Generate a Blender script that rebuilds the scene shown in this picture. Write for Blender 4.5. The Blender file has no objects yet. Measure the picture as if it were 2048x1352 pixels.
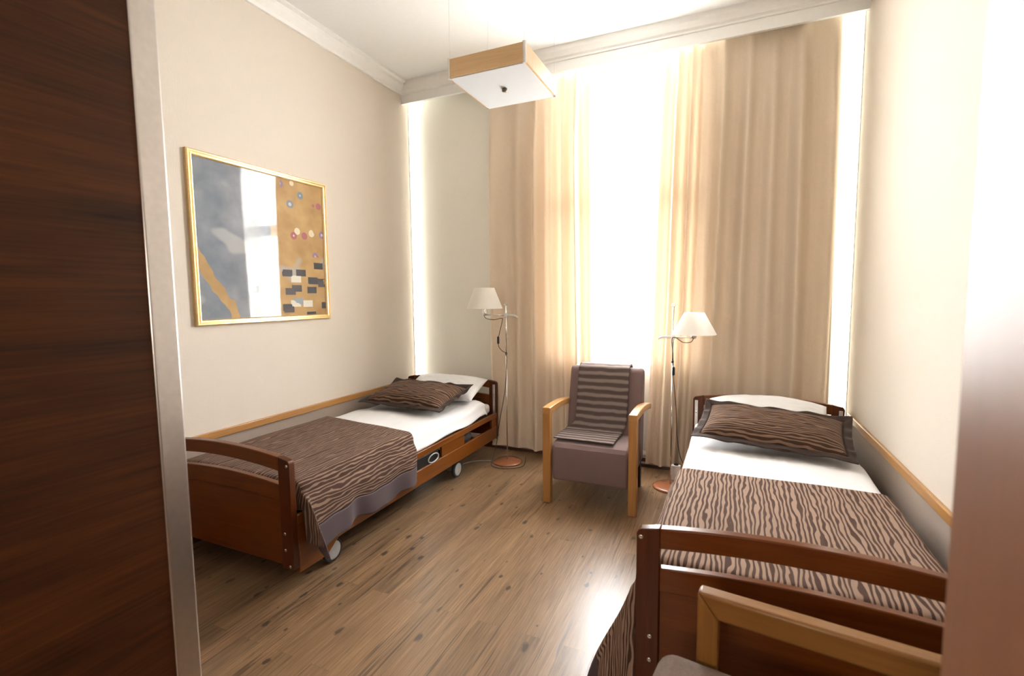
import bpy, bmesh, math, random
from mathutils import Vector, Matrix, noise

# ------------------------------------------------------------------ camera, light, exposure
scn = bpy.context.scene
COL = scn.collection
random.seed(7)
R = math.radians

cam_data = bpy.data.cameras.new('camera')
cam = bpy.data.objects.new('camera', cam_data)
COL.objects.link(cam)
scn.camera = cam
CAM_H = 1.4
yaw, pitch, roll = 0.417047, 0.086536, -0.0099508
fwd = Vector((-math.sin(yaw), math.cos(yaw), 0)); rgt = Vector((math.cos(yaw), math.sin(yaw), 0)); up = Vector((0, 0, 1))
f2 = fwd * math.cos(pitch) - up * math.sin(pitch); u2 = up * math.cos(pitch) + fwd * math.sin(pitch)
r3 = rgt * math.cos(roll) + u2 * math.sin(roll); u3 = u2 * math.cos(roll) - rgt * math.sin(roll)
m = Matrix((r3, u3, -f2)).transposed().to_4x4()
m.translation = Vector((0, 0, CAM_H))
cam.matrix_world = m
cam_data.sensor_width = 36.0
cam_data.sensor_fit = 'HORIZONTAL'
cam_data.lens = 969.26 * 36.0 / 2048.0
cam_data.clip_start = 0.02
cam_data.dof.use_dof = True
cam_data.dof.focus_distance = 3.0
cam_data.dof.aperture_fstop = 2.8

world = bpy.data.worlds.new('sky')
scn.world = world
world.use_nodes = True
wn = world.node_tree
wn.nodes.clear()
w_out = wn.nodes.new('ShaderNodeOutputWorld')
w_bg = wn.nodes.new('ShaderNodeBackground')
w_tc = wn.nodes.new('ShaderNodeTexCoord')
w_sep = wn.nodes.new('ShaderNodeSeparateXYZ')
w_rmp = wn.nodes.new('ShaderNodeValToRGB')
w_map = wn.nodes.new('ShaderNodeMapRange')
w_map.inputs[1].default_value = -1; w_map.inputs[2].default_value = 1
wn.links.new(w_tc.outputs['Generated'], w_sep.inputs[0])
wn.links.new(w_sep.outputs[2], w_map.inputs[0])
wn.links.new(w_map.outputs[0], w_rmp.inputs[0])
w_rmp.color_ramp.elements[0].position = 0.46; w_rmp.color_ramp.elements[0].color = (0.50, 0.48, 0.45, 1)
w_rmp.color_ramp.elements[1].position = 0.54; w_rmp.color_ramp.elements[1].color = (0.95, 0.98, 1.0, 1)
wn.links.new(w_rmp.outputs[0], w_bg.inputs[0])
w_bg.inputs[1].default_value = 30.0
wn.links.new(w_bg.outputs[0], w_out.inputs[0])

def area_light(name, loc, rot, sx, sy, energy, color=(1, 1, 1), portal=False):
    d = bpy.data.lights.new(name, 'AREA')
    d.shape = 'RECTANGLE'; d.size = sx; d.size_y = sy; d.energy = energy; d.color = color
    o = bpy.data.objects.new(name, d); COL.objects.link(o)
    o.location = loc; o.rotation_euler = rot
    if portal: d.cycles.is_portal = True
    return o
area_light('window_portal', (-0.81, 4.33, 2.06), (R(-90), 0, 0), 1.24, 2.46, 1.0, portal=True)

scn.view_settings.view_transform = 'Standard'
scn.view_settings.look = 'None'
scn.view_settings.gamma = 1.0
scn.view_settings.use_curve_mapping = False
scn.view_settings.exposure = 1.05

# ------------------------------------------------------------------ measures
XL, XR, YW, YB, ZC = -2.775, 0.769, 3.96, -0.05, 3.34
WIN = (-1.42, -0.20, 0.84, 3.28)

# ------------------------------------------------------------------ material helpers
def new_mat(name):
    mt = bpy.data.materials.new(name); mt.use_nodes = True
    nt = mt.node_tree; nt.nodes.clear()
    out = nt.nodes.new('ShaderNodeOutputMaterial')
    return mt, nt, out
def N(nt, typ, **kw):
    n = nt.nodes.new(typ)
    for k, v in kw.items():
        if k.startswith('i_'):
            key = k[2:]
            key = int(key) if key.isdigit() else key.replace('_', ' ')
            n.inputs[key].default_value = v
        else: setattr(n, k, v)
    return n
def L(nt, a, b): nt.links.new(a, b)
def ramp(nt, fac, stops, interp='LINEAR'):
    r = nt.nodes.new('ShaderNodeValToRGB')
    r.color_ramp.interpolation = interp
    e = r.color_ramp.elements
    while len(e) < len(stops): e.new(0.5)
    for k, (p, c) in enumerate(stops):
        e[k].position = p; e[k].color = (*c, 1) if len(c) == 3 else c
    L(nt, fac, r.inputs[0])
    return r.outputs[0]
def mixc(nt, fac, a, b, blend='MIX'):
    n = nt.nodes.new('ShaderNodeMix'); n.data_type = 'RGBA'; n.blend_type = blend
    for s, v in ((n.inputs[0], fac), (n.inputs[6], a), (n.inputs[7], b)):
        if isinstance(v, (int, float)): s.default_value = v
        elif isinstance(v, tuple): s.default_value = (*v, 1)
        else: L(nt, v, s)
    return n.outputs[2]
def math_(nt, op, a, b=None, c=None):
    n = nt.nodes.new('ShaderNodeMath'); n.operation = op
    for k, v in enumerate((a, b, c)):
        if v is None: continue
        if isinstance(v, (int, float)): n.inputs[k].default_value = v
        else: L(nt, v, n.inputs[k])
    return n.outputs[0]
def coords(nt, kind='Object', scale=(1, 1, 1), rot=(0, 0, 0), loc=(0, 0, 0)):
    tc = nt.nodes.new('ShaderNodeTexCoord'); mp = nt.nodes.new('ShaderNodeMapping')
    mp.inputs['Scale'].default_value = scale; mp.inputs['Rotation'].default_value = rot; mp.inputs['Location'].default_value = loc
    L(nt, tc.outputs[kind], mp.inputs[0])
    return mp.outputs[0]
def noise_tex(nt, vec, scale, detail=2, rough=0.5, dist=0.0):
    n = nt.nodes.new('ShaderNodeTexNoise')
    n.inputs['Scale'].default_value = scale; n.inputs['Detail'].default_value = detail
    n.inputs['Roughness'].default_value = rough; n.inputs['Distortion'].default_value = dist
    L(nt, vec, n.inputs['Vector'])
    return n.outputs[0]
def bump(nt, h, strength, dist=0.002):
    b = nt.nodes.new('ShaderNodeBump'); b.inputs['Strength'].default_value = strength; b.inputs['Distance'].default_value = dist
    L(nt, h, b.inputs['Height'])
    return b.outputs[0]
def princ(nt, out, color, rough=0.5, normal=None, metallic=0.0, coat=0.0, spec=0.5, sheen=0.0):
    p = nt.nodes.new('ShaderNodeBsdfPrincipled')
    if isinstance(color, tuple): p.inputs['Base Color'].default_value = (*color, 1)
    else: L(nt, color, p.inputs['Base Color'])
    if isinstance(rough, (int, float)): p.inputs['Roughness'].default_value = rough
    else: L(nt, rough, p.inputs['Roughness'])
    p.inputs['Metallic'].default_value = metallic
    p.inputs['Coat Weight'].default_value = coat
    p.inputs['Coat Roughness'].default_value = 0.12
    p.inputs['Specular IOR Level'].default_value = spec
    p.inputs['Sheen Weight'].default_value = sheen
    if normal is not None: L(nt, normal, p.inputs['Normal'])
    L(nt, p.outputs[0], out.inputs[0])
    return p

def mat_plain(name, color, rough=0.5, metallic=0.0, noise_amt=0.06, scale=30, spec=0.5, bump_s=0.0):
    mt, nt, out = new_mat(name)
    v = coords(nt)
    n = noise_tex(nt, v, scale, 3)
    lo = tuple(c * (1 - noise_amt) for c in color); hi = tuple(min(1, c * (1 + noise_amt)) for c in color)
    c = ramp(nt, n, [(0.3, lo), (0.7, hi)])
    princ(nt, out, c, rough, bump(nt, n, bump_s) if bump_s else None, metallic, spec=spec)
    return mt

def mat_wood(name, dark, light, axis='X', rough=0.35, coat=0.25, fine=1.0, spec=0.5):
    # grain runs along the given object axis
    mt, nt, out = new_mat(name)
    sc = {'X': (1.2, 14, 14), 'Y': (14, 1.2, 14), 'Z': (14, 14, 1.2)}[axis]
    v = coords(nt, 'Object', tuple(s * fine for s in sc))
    n1 = noise_tex(nt, v, 2.2, 4, 0.6, 0.6)
    sc2 = {'X': (4, 160, 160), 'Y': (160, 4, 160), 'Z': (160, 160, 4)}[axis]
    n2 = noise_tex(nt, coords(nt, 'Object', sc2), 1.0, 2)
    c = ramp(nt, n1, [(0.25, dark), (0.75, light)])
    c = mixc(nt, 0.35, c, ramp(nt, n2, [(0.3, dark), (0.7, light)]))
    princ(nt, out, c, rough, bump(nt, n2, 0.06, 0.001), coat=coat, spec=spec)
    return mt

def mat_wallpaper(name, upper, lower=None, zsplit=0.57):
    mt, nt, out = new_mat(name)
    v = coords(nt)
    h1 = noise_tex(nt, coords(nt, 'Object', (260, 260, 30)), 1.0, 2)
    h2 = noise_tex(nt, coords(nt, 'Object', (40, 40, 300)), 1.0, 2)
    hh = math_(nt, 'ADD', h1, h2)
    big = noise_tex(nt, v, 1.5, 2)
    col = mixc(nt, math_(nt, 'MULTIPLY', hh, 0.10), upper, tuple(c * 0.55 for c in upper))
    if lower:
        sep = N(nt, 'ShaderNodeSeparateXYZ'); L(nt, v, sep.inputs[0])
        col = mixc(nt, math_(nt, 'LESS_THAN', sep.outputs[2], zsplit), col, lower)
    princ(nt, out, col, 0.75, bump(nt, hh, 0.22, 0.002), spec=0.3)
    return mt

def mat_floor():
    mt, nt, out = new_mat('laminate_planks')
    v = coords(nt, 'Object', (1, 1, 1), (0, 0, R(90)))
    br = N(nt, 'ShaderNodeTexBrick', offset=0.37, squash=1.0)
    br.inputs['Scale'].default_value = 1.0
    br.inputs['Mortar Size'].default_value = 0.0008
    br.inputs['Brick Width'].default_value = 1.28
    br.inputs['Row Height'].default_value = 0.095
    br.inputs['Color1'].default_value = (0, 0, 0, 1); br.inputs['Color2'].default_value = (1, 1, 1, 1)
    br.inputs['Mortar'].default_value = (0.25, 0.25, 0.25, 1)
    L(nt, v, br.inputs[0])
    # per plank shift of the grain
    vs = N(nt, 'ShaderNodeVectorMath', operation='ADD')
    tc = N(nt, 'ShaderNodeTexCoord'); L(nt, tc.outputs['Object'], vs.inputs[0])
    cmb = N(nt, 'ShaderNodeCombineXYZ')
    sh = math_(nt, 'MULTIPLY', br.outputs[0], 7.3)
    L(nt, sh, cmb.inputs[1]); L(nt, sh, cmb.inputs[2]); L(nt, cmb.outputs[0], vs.inputs[1])
    def mapped(sc):
        mp = N(nt, 'ShaderNodeMapping'); mp.inputs['Scale'].default_value = sc
        L(nt, vs.outputs[0], mp.inputs[0]); return mp.outputs[0]
    g1 = noise_tex(nt, mapped((16, 1.1, 1)), 1.6, 5, 0.62, 0.8)
    g2 = noise_tex(nt, mapped((150, 5, 1)), 1.0, 3, 0.6)
    base = ramp(nt, g1, [(0.22, (0.125, 0.070, 0.034)), (0.5, (0.230, 0.143, 0.077)), (0.78, (0.35, 0.230, 0.130))])
    base = mixc(nt, 0.50, base, ramp(nt, g2, [(0.3, (0.085, 0.046, 0.023)), (0.7, (0.38, 0.25, 0.142))]))
    tint = ramp(nt, br.outputs[0], [(0.0, (0.80, 0.77, 0.74)), (1.0, (1.12, 1.05, 1.0))])
    base = mixc(nt, 1.0, base, tint, 'MULTIPLY')
    # dark cracks along the grain
    ck = noise_tex(nt, mapped((80, 2.0, 1)), 1.0, 2, 0.5)
    ckm = ramp(nt, ck, [(0.585, (0, 0, 0)), (0.635, (1, 1, 1))])
    zone = ramp(nt, noise_tex(nt, mapped((5, 1.4, 1)), 1.0, 1), [(0.47, (0, 0, 0)), (0.56, (1, 1, 1))])
    ckf = math_(nt, 'MULTIPLY', math_(nt, 'MULTIPLY', ckm, zone), 0.75)
    base = mixc(nt, ckf, base, (0.065, 0.036, 0.022))
    # knots
    vo = N(nt, 'ShaderNodeTexVoronoi', voronoi_dimensions='2D'); vo.inputs['Scale'].default_value = 1.0
    L(nt, mapped((9.0, 5.0, 1)), vo.inputs['Vector'])
    sel = N(nt, 'ShaderNodeSeparateColor'); L(nt, vo.outputs['Color'], sel.inputs[0])
    kd = math_(nt, 'DIVIDE', vo.outputs['Distance'], math_(nt, 'MULTIPLY_ADD', sel.outputs[1], 1.1, 0.45))
    kd = math_(nt, 'ADD', kd, math_(nt, 'MULTIPLY_ADD', noise_tex(nt, mapped((60, 30, 1)), 1.0, 2), 0.14, -0.07))
    kn = ramp(nt, kd, [(0.05, (1, 1, 1)), (0.105, (0, 0, 0))])
    knm = math_(nt, 'MULTIPLY', math_(nt, 'MULTIPLY', kn, math_(nt, 'GREATER_THAN', sel.outputs[0], 0.55)), 0.85)
    base = mixc(nt, knm, base, (0.050, 0.032, 0.024))
    mort = math_(nt, 'MULTIPLY', br.outputs['Fac'], 0.35)
    base = mixc(nt, mort, base, (0.09, 0.055, 0.035))
    hgt = math_(nt, 'SUBTRACT', g2, math_(nt, 'MULTIPLY', ckf, 1.0))
    rr = math_(nt, 'MULTIPLY_ADD', g2, 0.14, 0.25)
    princ(nt, out, base, rr, bump(nt, hgt, 0.14, 0.0015), spec=0.62)
    return mt

def mat_zebra(name, dark, light, thr=0.5, freq=42.0, soft=0.06):
    # wavy forked stripes running along v, in metres of UV
    mt, nt, out = new_mat(name)
    uv = coords(nt, 'UV')
    sep = N(nt, 'ShaderNodeSeparateXYZ'); L(nt, uv, sep.inputs[0])
    n1 = noise_tex(nt, coords(nt, 'UV', (13, 2.4, 1)), 1.0, 1, 0.5)
    n2 = noise_tex(nt, coords(nt, 'UV', (38, 9, 1), loc=(3, 5, 0)), 1.0, 1, 0.5)
    ph = math_(nt, 'MULTIPLY', sep.outputs[0], freq * 2 * math.pi)
    ph = math_(nt, 'ADD', ph, math_(nt, 'MULTIPLY', n1, 15.0))
    ph = math_(nt, 'ADD', ph, math_(nt, 'MULTIPLY', n2, 9.0))
    s = math_(nt, 'MULTIPLY_ADD', math_(nt, 'SINE', ph), 0.5, 0.5)
    f = ramp(nt, s, [(thr - soft, (0, 0, 0)), (thr + soft, (1, 1, 1))])
    weave = noise_tex(nt, coords(nt, 'UV', (500, 500, 1)), 1.0, 1)
    c = mixc(nt, f, dark, light)
    c = mixc(nt, math_(nt, 'MULTIPLY', weave, 0.45), c, tuple(x * 0.45 for x in dark))
    hh = math_(nt, 'ADD', math_(nt, 'MULTIPLY', f, 0.6), weave)
    princ(nt, out, c, 0.9, bump(nt, hh, 0.35, 0.002), spec=0.15, sheen=0.03)
    return mt

def mat_cloth(name, color, rough=0.85, scale=420, bs=0.25, amt=0.12, sheen=0.1):
    mt, nt, out = new_mat(name)
    w = noise_tex(nt, coords(nt, 'Object', (scale, scale, scale)), 1.0, 2)
    big = noise_tex(nt, coords(nt), 9.0, 3)
    lo = tuple(c * (1 - amt) for c in color); hi = tuple(min(1, c * (1 + amt)) for c in color)
    c = mixc(nt, 0.5, ramp(nt, w, [(0.3, lo), (0.7, hi)]), ramp(nt, big, [(0.3, lo), (0.7, hi)]))
    princ(nt, out, c, rough, bump(nt, w, bs, 0.0015), spec=0.25, sheen=sheen)
    return mt

def mat_curtain(name, color, trans, k_trans, k_clear=0.0):
    mt, nt, out = new_mat(name)
    w = noise_tex(nt, coords(nt, 'Object', (300, 300, 60)), 1.0, 2)
    c = ramp(nt, w, [(0.3, tuple(x * 0.93 for x in color)), (0.7, color)])
    d = N(nt, 'ShaderNodeBsdfDiffuse'); L(nt, c, d.inputs[0])
    t = N(nt, 'ShaderNodeBsdfTranslucent'); t.inputs[0].default_value = (*trans, 1)
    mx = N(nt, 'ShaderNodeMixShader'); mx.inputs[0].default_value = k_trans
    L(nt, d.outputs[0], mx.inputs[1]); L(nt, t.outputs[0], mx.inputs[2])
    res = mx.outputs[0]
    if k_clear:
        tr = N(nt, 'ShaderNodeBsdfTransparent')
        m2 = N(nt, 'ShaderNodeMixShader'); m2.inputs[0].default_value = k_clear
        L(nt, res, m2.inputs[1]); L(nt, tr.outputs[0], m2.inputs[2]); res = m2.outputs[0]
    L(nt, res, out.inputs[0])
    return mt

def mat_glass(name, refl=1.0, tint=(1, 1, 1)):
    mt, nt, out = new_mat(name)
    tr = N(nt, 'ShaderNodeBsdfTransparent'); tr.inputs[0].default_value = (*tint, 1)
    gl = N(nt, 'ShaderNodeBsdfGlossy'); gl.inputs['Roughness'].default_value = 0.03
    fr = N(nt, 'ShaderNodeFresnel'); fr.inputs[0].default_value = 1.5
    mx = N(nt, 'ShaderNodeMixShader')
    geo = N(nt, 'ShaderNodeNewGeometry')
    front = math_(nt, 'SUBTRACT', 1.0, geo.outputs['Backfacing'])
    L(nt, math_(nt, 'MULTIPLY', math_(nt, 'MULTIPLY', fr.outputs[0], refl), front), mx.inputs[0])
    L(nt, tr.outputs[0], mx.inputs[1]); L(nt, gl.outputs[0], mx.inputs[2])
    L(nt, mx.outputs[0], out.inputs[0])
    return mt

def mat_emit(name, color, strength):
    mt, nt, out = new_mat(name)
    e = N(nt, 'ShaderNodeEmission'); e.inputs[0].default_value = (*color, 1); e.inputs[1].default_value = strength
    L(nt, e.outputs[0], out.inputs[0])
    return mt

def mat_stripes(name, cols, pitch):
    # woven bands across v
    mt, nt, out = new_mat(name)
    uv = coords(nt, 'UV'); sep = N(nt, 'ShaderNodeSeparateXYZ'); L(nt, uv, sep.inputs[0])
    wob = noise_tex(nt, coords(nt, 'UV', (10, 10, 1)), 1.0, 1)
    ph = math_(nt, 'ADD', math_(nt, 'MULTIPLY', sep.outputs[1], 2 * math.pi / pitch), math_(nt, 'MULTIPLY', wob, 2.0))
    s = math_(nt, 'MULTIPLY_ADD', math_(nt, 'SINE', ph), 0.5, 0.5)
    speck = noise_tex(nt, coords(nt, 'UV', (260, 420, 1)), 1.0, 1)
    f = math_(nt, 'ADD', s, math_(nt, 'MULTIPLY_ADD', speck, 0.9, -0.45))
    c = ramp(nt, f, [(0.30, cols[0]), (0.5, cols[1]), (0.8, cols[2])])
    princ(nt, out, c, 0.95, bump(nt, math_(nt, 'ADD', speck, s), 0.6, 0.004), spec=0.15)
    return mt

def mat_painting():
    mt, nt, out = new_mat('abstract_print')
    v = coords(nt, 'UV')
    sep = N(nt, 'ShaderNodeSeparateXYZ'); L(nt, v, sep.inputs[0])
    wob = noise_tex(nt, v, 3.0, 3)
    blue = ramp(nt, noise_tex(nt, v, 5.0, 4), [(0.3, (0.13, 0.165, 0.215)), (0.7, (0.30, 0.325, 0.37))])
    ochre = ramp(nt, noise_tex(nt, v, 7.0, 4), [(0.3, (0.40, 0.235, 0.075)), (0.7, (0.56, 0.36, 0.14))])
    e = math_(nt, 'ADD', sep.outputs[0], math_(nt, 'MULTIPLY_ADD', wob, 0.5, -0.25))
    mask = ramp(nt, e, [(0.50, (0, 0, 0)), (0.53, (1, 1, 1))])
    c = mixc(nt, mask, blue, ochre)
    # slanting ochre band and pale patch on the blue half
    d = math_(nt, 'ADD', math_(nt, 'MULTIPLY', sep.outputs[0], 1.9), sep.outputs[1])
    d = math_(nt, 'ADD', d, math_(nt, 'MULTIPLY', wob, 0.5))
    band = ramp(nt, d, [(0.60, (0, 0, 0)), (0.61, (1, 1, 1)), (0.74, (1, 1, 1)), (0.75, (0, 0, 0))])
    c = mixc(nt, band, c, ochre)
    pale = ramp(nt, noise_tex(nt, coords(nt, 'UV', (2.2, 2.8, 1), loc=(4.2, 1.3, 0)), 1.0, 2), [(0.60, (0, 0, 0)), (0.64, (1, 1, 1))])
    c = mixc(nt, math_(nt, 'MULTIPLY', pale, 0.8), c, (0.42, 0.43, 0.44))
    # scattered blocks, low on the sheet
    vo = N(nt, 'ShaderNodeTexVoronoi', distance='CHEBYCHEV'); vo.inputs['Scale'].default_value = 1.0
    L(nt, coords(nt, 'UV', (9, 16, 1)), vo.inputs['Vector'])
    vc = N(nt, 'ShaderNodeSeparateColor'); L(nt, vo.outputs['Color'], vc.inputs[0])
    blk = math_(nt, 'MULTIPLY', math_(nt, 'LESS_THAN', vo.outputs['Distance'], 0.40), math_(nt, 'GREATER_THAN', vc.outputs[0], 0.25))
    blk = math_(nt, 'MULTIPLY', blk, math_(nt, 'LESS_THAN', sep.outputs[1], 0.42))
    blk = math_(nt, 'MULTIPLY', blk, math_(nt, 'GREATER_THAN', sep.outputs[0], 0.36))
    bc = ramp(nt, vc.outputs[1], [(0.0, (0.04, 0.045, 0.06)), (0.35, (0.75, 0.72, 0.62)), (0.6, (0.30, 0.36, 0.42)), (0.8, (0.07, 0.07, 0.08))], 'CONSTANT')
    c = mixc(nt, blk, c, bc)
    # small dots, higher up on the ochre
    v2 = N(nt, 'ShaderNodeTexVoronoi'); v2.inputs['Scale'].default_value = 12.0; L(nt, v, v2.inputs['Vector'])
    v2c = N(nt, 'ShaderNodeSeparateColor'); L(nt, v2.outputs['Color'], v2c.inputs[0])
    dot = math_(nt, 'MULTIPLY', math_(nt, 'LESS_THAN', v2.outputs['Distance'], 0.36), math_(nt, 'GREATER_THAN', v2c.outputs[0], 0.30))
    dot = math_(nt, 'MULTIPLY', dot, math_(nt, 'GREATER_THAN', sep.outputs[1], 0.45))
    dot = math_(nt, 'MULTIPLY', dot, math_(nt, 'GREATER_THAN', sep.outputs[0], 0.62))
    dc = ramp(nt, v2c.outputs[1], [(0.0, (0.42, 0.12, 0.15)), (0.3, (0.27, 0.19, 0.33)), (0.55, (0.75, 0.68, 0.5)), (0.75, (0.20, 0.27, 0.34))], 'CONSTANT')
    dc = mixc(nt, math_(nt, 'LESS_THAN', v2.outputs['Distance'], 0.16), dc, (0.66, 0.58, 0.52))
    c = mixc(nt, dot, c, dc)
    princ(nt, out, c, 0.6)
    return mt

M = {}
M['wall'] = mat_wallpaper('beige_wallpaper', (0.77, 0.695, 0.61), (0.39, 0.315, 0.265), 0.585)
M['wall_end'] = mat_wallpaper('cream_wallpaper', (0.90, 0.875, 0.785))
M['hall'] = mat_plain('hall_paint', (0.62, 0.56, 0.50), 0.8)
M['ceiling'] = mat_plain('ceiling_paint', (0.86, 0.86, 0.85), 0.8, noise_amt=0.01)
M['white'] = mat_plain('white_gloss_paint', (0.88, 0.875, 0.85), 0.35, noise_amt=0.015)
M['floor'] = mat_floor()
M['honey_y'] = mat_wood('honey_wood_rail', (0.36, 0.165, 0.045), (0.52, 0.27, 0.085), 'Y')
M['honey_x'] = mat_wood('honey_wood_crosswise', (0.31, 0.135, 0.033), (0.46, 0.225, 0.066), 'X')
M['honey_z'] = mat_wood('honey_wood_upright', (0.31, 0.135, 0.033), (0.46, 0.225, 0.066), 'Z')
M['oak_x'] = mat_wood('golden_oak_crosswise', (0.19, 0.075, 0.014), (0.28, 0.125, 0.027), 'X', 0.4, 0.1, spec=0.35)
M['oak_z'] = mat_wood('golden_oak_upright', (0.19, 0.075, 0.014), (0.28, 0.125, 0.027), 'Z', 0.4, 0.1, spec=0.35)
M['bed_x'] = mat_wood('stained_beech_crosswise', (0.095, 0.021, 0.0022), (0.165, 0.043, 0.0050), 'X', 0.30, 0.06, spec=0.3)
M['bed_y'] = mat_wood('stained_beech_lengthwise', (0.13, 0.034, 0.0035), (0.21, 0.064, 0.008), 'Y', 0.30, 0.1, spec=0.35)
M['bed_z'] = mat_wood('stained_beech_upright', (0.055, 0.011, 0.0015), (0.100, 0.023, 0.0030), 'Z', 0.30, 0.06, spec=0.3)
M['walnut'] = mat_wood('walnut_veneer', (0.010, 0.0025, 0.0005), (0.100, 0.029, 0.005), 'Y', 0.5, 0.0, 0.45, spec=0.2)
M['door_red'] = mat_wood('reddish_veneer', (0.19, 0.070, 0.026), (0.25, 0.098, 0.038), 'Z', 0.42, 0.0)
M['steel'] = mat_plain('brushed_steel', (0.62, 0.59, 0.57), 0.32, 1.0, 0.04, 60)
M['chrome'] = mat_plain('chrome', (0.70, 0.69, 0.68), 0.15, 1.0, 0.01)
M['alu'] = mat_plain('aluminium', (0.72, 0.71, 0.70), 0.35, 1.0, 0.02)
M['black'] = mat_plain('black_plastic', (0.012, 0.012, 0.014), 0.35)
M['rubber'] = mat_plain('dark_rubber', (0.020, 0.024, 0.028), 0.6)
M['grey'] = mat_plain('grey_plastic', (0.42, 0.43, 0.44), 0.4)
M['grey_dark'] = mat_plain('slate_plastic', (0.03, 0.034, 0.042), 0.4)
M['frame_metal'] = mat_plain('dark_lacquered_metal', (0.030, 0.026, 0.026), 0.5)
M['baseboard'] = mat_wood('dark_baseboard', (0.060, 0.022, 0.012), (0.11, 0.042, 0.022), 'X', 0.4)
M['copper'] = mat_wood('red_brown_wood_disc', (0.26, 0.085, 0.036), (0.36, 0.130, 0.058), 'X', 0.25, 0.5)
M['shade'] = mat_curtain('lampshade_fabric', (0.90, 0.88, 0.84), (0.94, 0.92, 0.87), 0.6)
M['sheet'] = mat_cloth('white_bed_linen', (0.80, 0.80, 0.815), 0.8, 300, 0.12, 0.02)
M['blanket_left'] = mat_zebra('brown_striped_blanket', (0.085, 0.045, 0.032), (0.32, 0.21, 0.15), 0.70, 56)
M['blanket_right'] = mat_zebra('tan_striped_blanket', (0.090, 0.048, 0.034), (0.42, 0.285, 0.21), 0.46, 56)
M['pillow_brown'] = mat_zebra('brown_striped_pillowcase', (0.060, 0.031, 0.021), (0.25, 0.155, 0.10), 0.62, 58)
M['satin'] = mat_cloth('plum_grey_satin', (0.080, 0.056, 0.061), 0.65, 200, 0.08, 0.05)
M['satin_dark'] = mat_cloth('dark_brown_satin', (0.038, 0.021, 0.015), 0.85, 200, 0.08, 0.05)
M['mauve'] = mat_cloth('mauve_suede', (0.185, 0.125, 0.118), 0.85, 350, 0.15, 0.07, 0.15)
M['mauve_dark'] = mat_cloth('dark_plum_cloth', (0.045, 0.028, 0.032), 0.85)
M['greybrown'] = mat_cloth('grey_brown_weave', (0.20, 0.145, 0.120), 0.9, 160, 0.4, 0.22)
M['throw'] = mat_stripes('ribbed_throw', [(0.105, 0.077, 0.069), (0.155, 0.118, 0.106), (0.27, 0.22, 0.20)], 0.053)
M['curtain'] = mat_curtain('beige_curtain', (0.74, 0.62, 0.485), (0.80, 0.60, 0.42), 0.042)
M['sheer'] = mat_curtain('white_voile', (0.9, 0.9, 0.9), (0.92, 0.92, 0.92), 0.70, 0.40)
M['glass'] = mat_glass('window_glass', 0.8)
M['picture_glass'] = mat_glass('picture_glass', 1.0)
M['print'] = mat_painting()
M['gold'] = mat_plain('gilt_moulding', (0.80, 0.58, 0.28), 0.28, 0.75, 0.08, 80)
M['birch'] = mat_wood('pale_birch_veneer', (0.58, 0.36, 0.17), (0.72, 0.50, 0.27), 'X', 0.4, 0.1)
M['opal'] = mat_plain('opal_acrylic', (0.72, 0.76, 0.80), 0.25, noise_amt=0.01)
M['strip'] = mat_emit('glow_strip_emission', (1.0, 0.97, 0.87), 9.5)  # emission of the strips added in the far corners
M['cable_grey'] = mat_plain('grey_cable', (0.30, 0.28, 0.26), 0.5)
M['cable_dark'] = mat_plain('dark_cable', (0.03, 0.022, 0.02), 0.5)

# ------------------------------------------------------------------ mesh helpers
def finish(bm, name, mat, parent=None, smooth=False, bevel=0.0, bevel_seg=2, loc=None, subsurf=0, solid=0.0):
    me = bpy.data.meshes.new(name)
    bmesh.ops.recalc_face_normals(bm, faces=bm.faces[:])
    bm.to_mesh(me); bm.free()
    me.materials.append(M[mat] if isinstance(mat, str) else mat)
    o = bpy.data.objects.new(name, me); COL.objects.link(o)
    if parent is not None: o.parent = parent
    if loc is not None: o.location = loc
    if smooth:
        for p in me.polygons: p.use_smooth = True
    if solid:
        md = o.modifiers.new('thickness', 'SOLIDIFY'); md.thickness = solid; md.offset = -1
    if bevel:
        md = o.modifiers.new('soft edges', 'BEVEL'); md.width = bevel; md.segments = bevel_seg
        md.limit_method = 'ANGLE'; md.angle_limit = R(40)
        if not smooth:
            for p in me.polygons: p.use_smooth = True
            me.set_sharp_from_angle(angle=R(30)) if hasattr(me, 'set_sharp_from_angle') else None
    if subsurf:
        md = o.modifiers.new('smooth', 'SUBSURF'); md.levels = subsurf; md.render_levels = subsurf
    return o
def box(bm, x0, x1, y0, y1, z0, z1, mtx=None):
    vs = [bm.verts.new((x, y, z)) for z in (z0, z1) for y in (y0, y1) for x in (x0, x1)]
    for f in ((0, 1, 3, 2), (4, 6, 7, 5), (0, 4, 5, 1), (2, 3, 7, 6), (0, 2, 6, 4), (1, 5, 7, 3)):
        bm.faces.new([vs[i] for i in f])
    if mtx is not None: bmesh.ops.transform(bm, matrix=mtx, verts=vs)
    return vs
def boxo(name, b, mat, parent=None, bevel=0.0, **kw):
    bm = bmesh.new(); box(bm, *b)
    return finish(bm, name, mat, parent, bevel=bevel, **kw)
def extrude_poly(bm, pts, a0, a1, axis='Y'):
    # pts: 2D outline; axis = extrusion axis. For 'Y': (x,z); 'X': (y,z); 'Z': (x,y)
    def P(p, a):
        return {'Y': (p[0], a, p[1]), 'X': (a, p[0], p[1]), 'Z': (p[0], p[1], a)}[axis]
    A = [bm.verts.new(P(p, a0)) for p in pts]; B = [bm.verts.new(P(p, a1)) for p in pts]
    n = len(pts)
    bm.faces.new(A); bm.faces.new(B[::-1])
    for i in range(n): bm.faces.new((A[i], A[(i + 1) % n], B[(i + 1) % n], B[i]))
    return A + B
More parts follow.
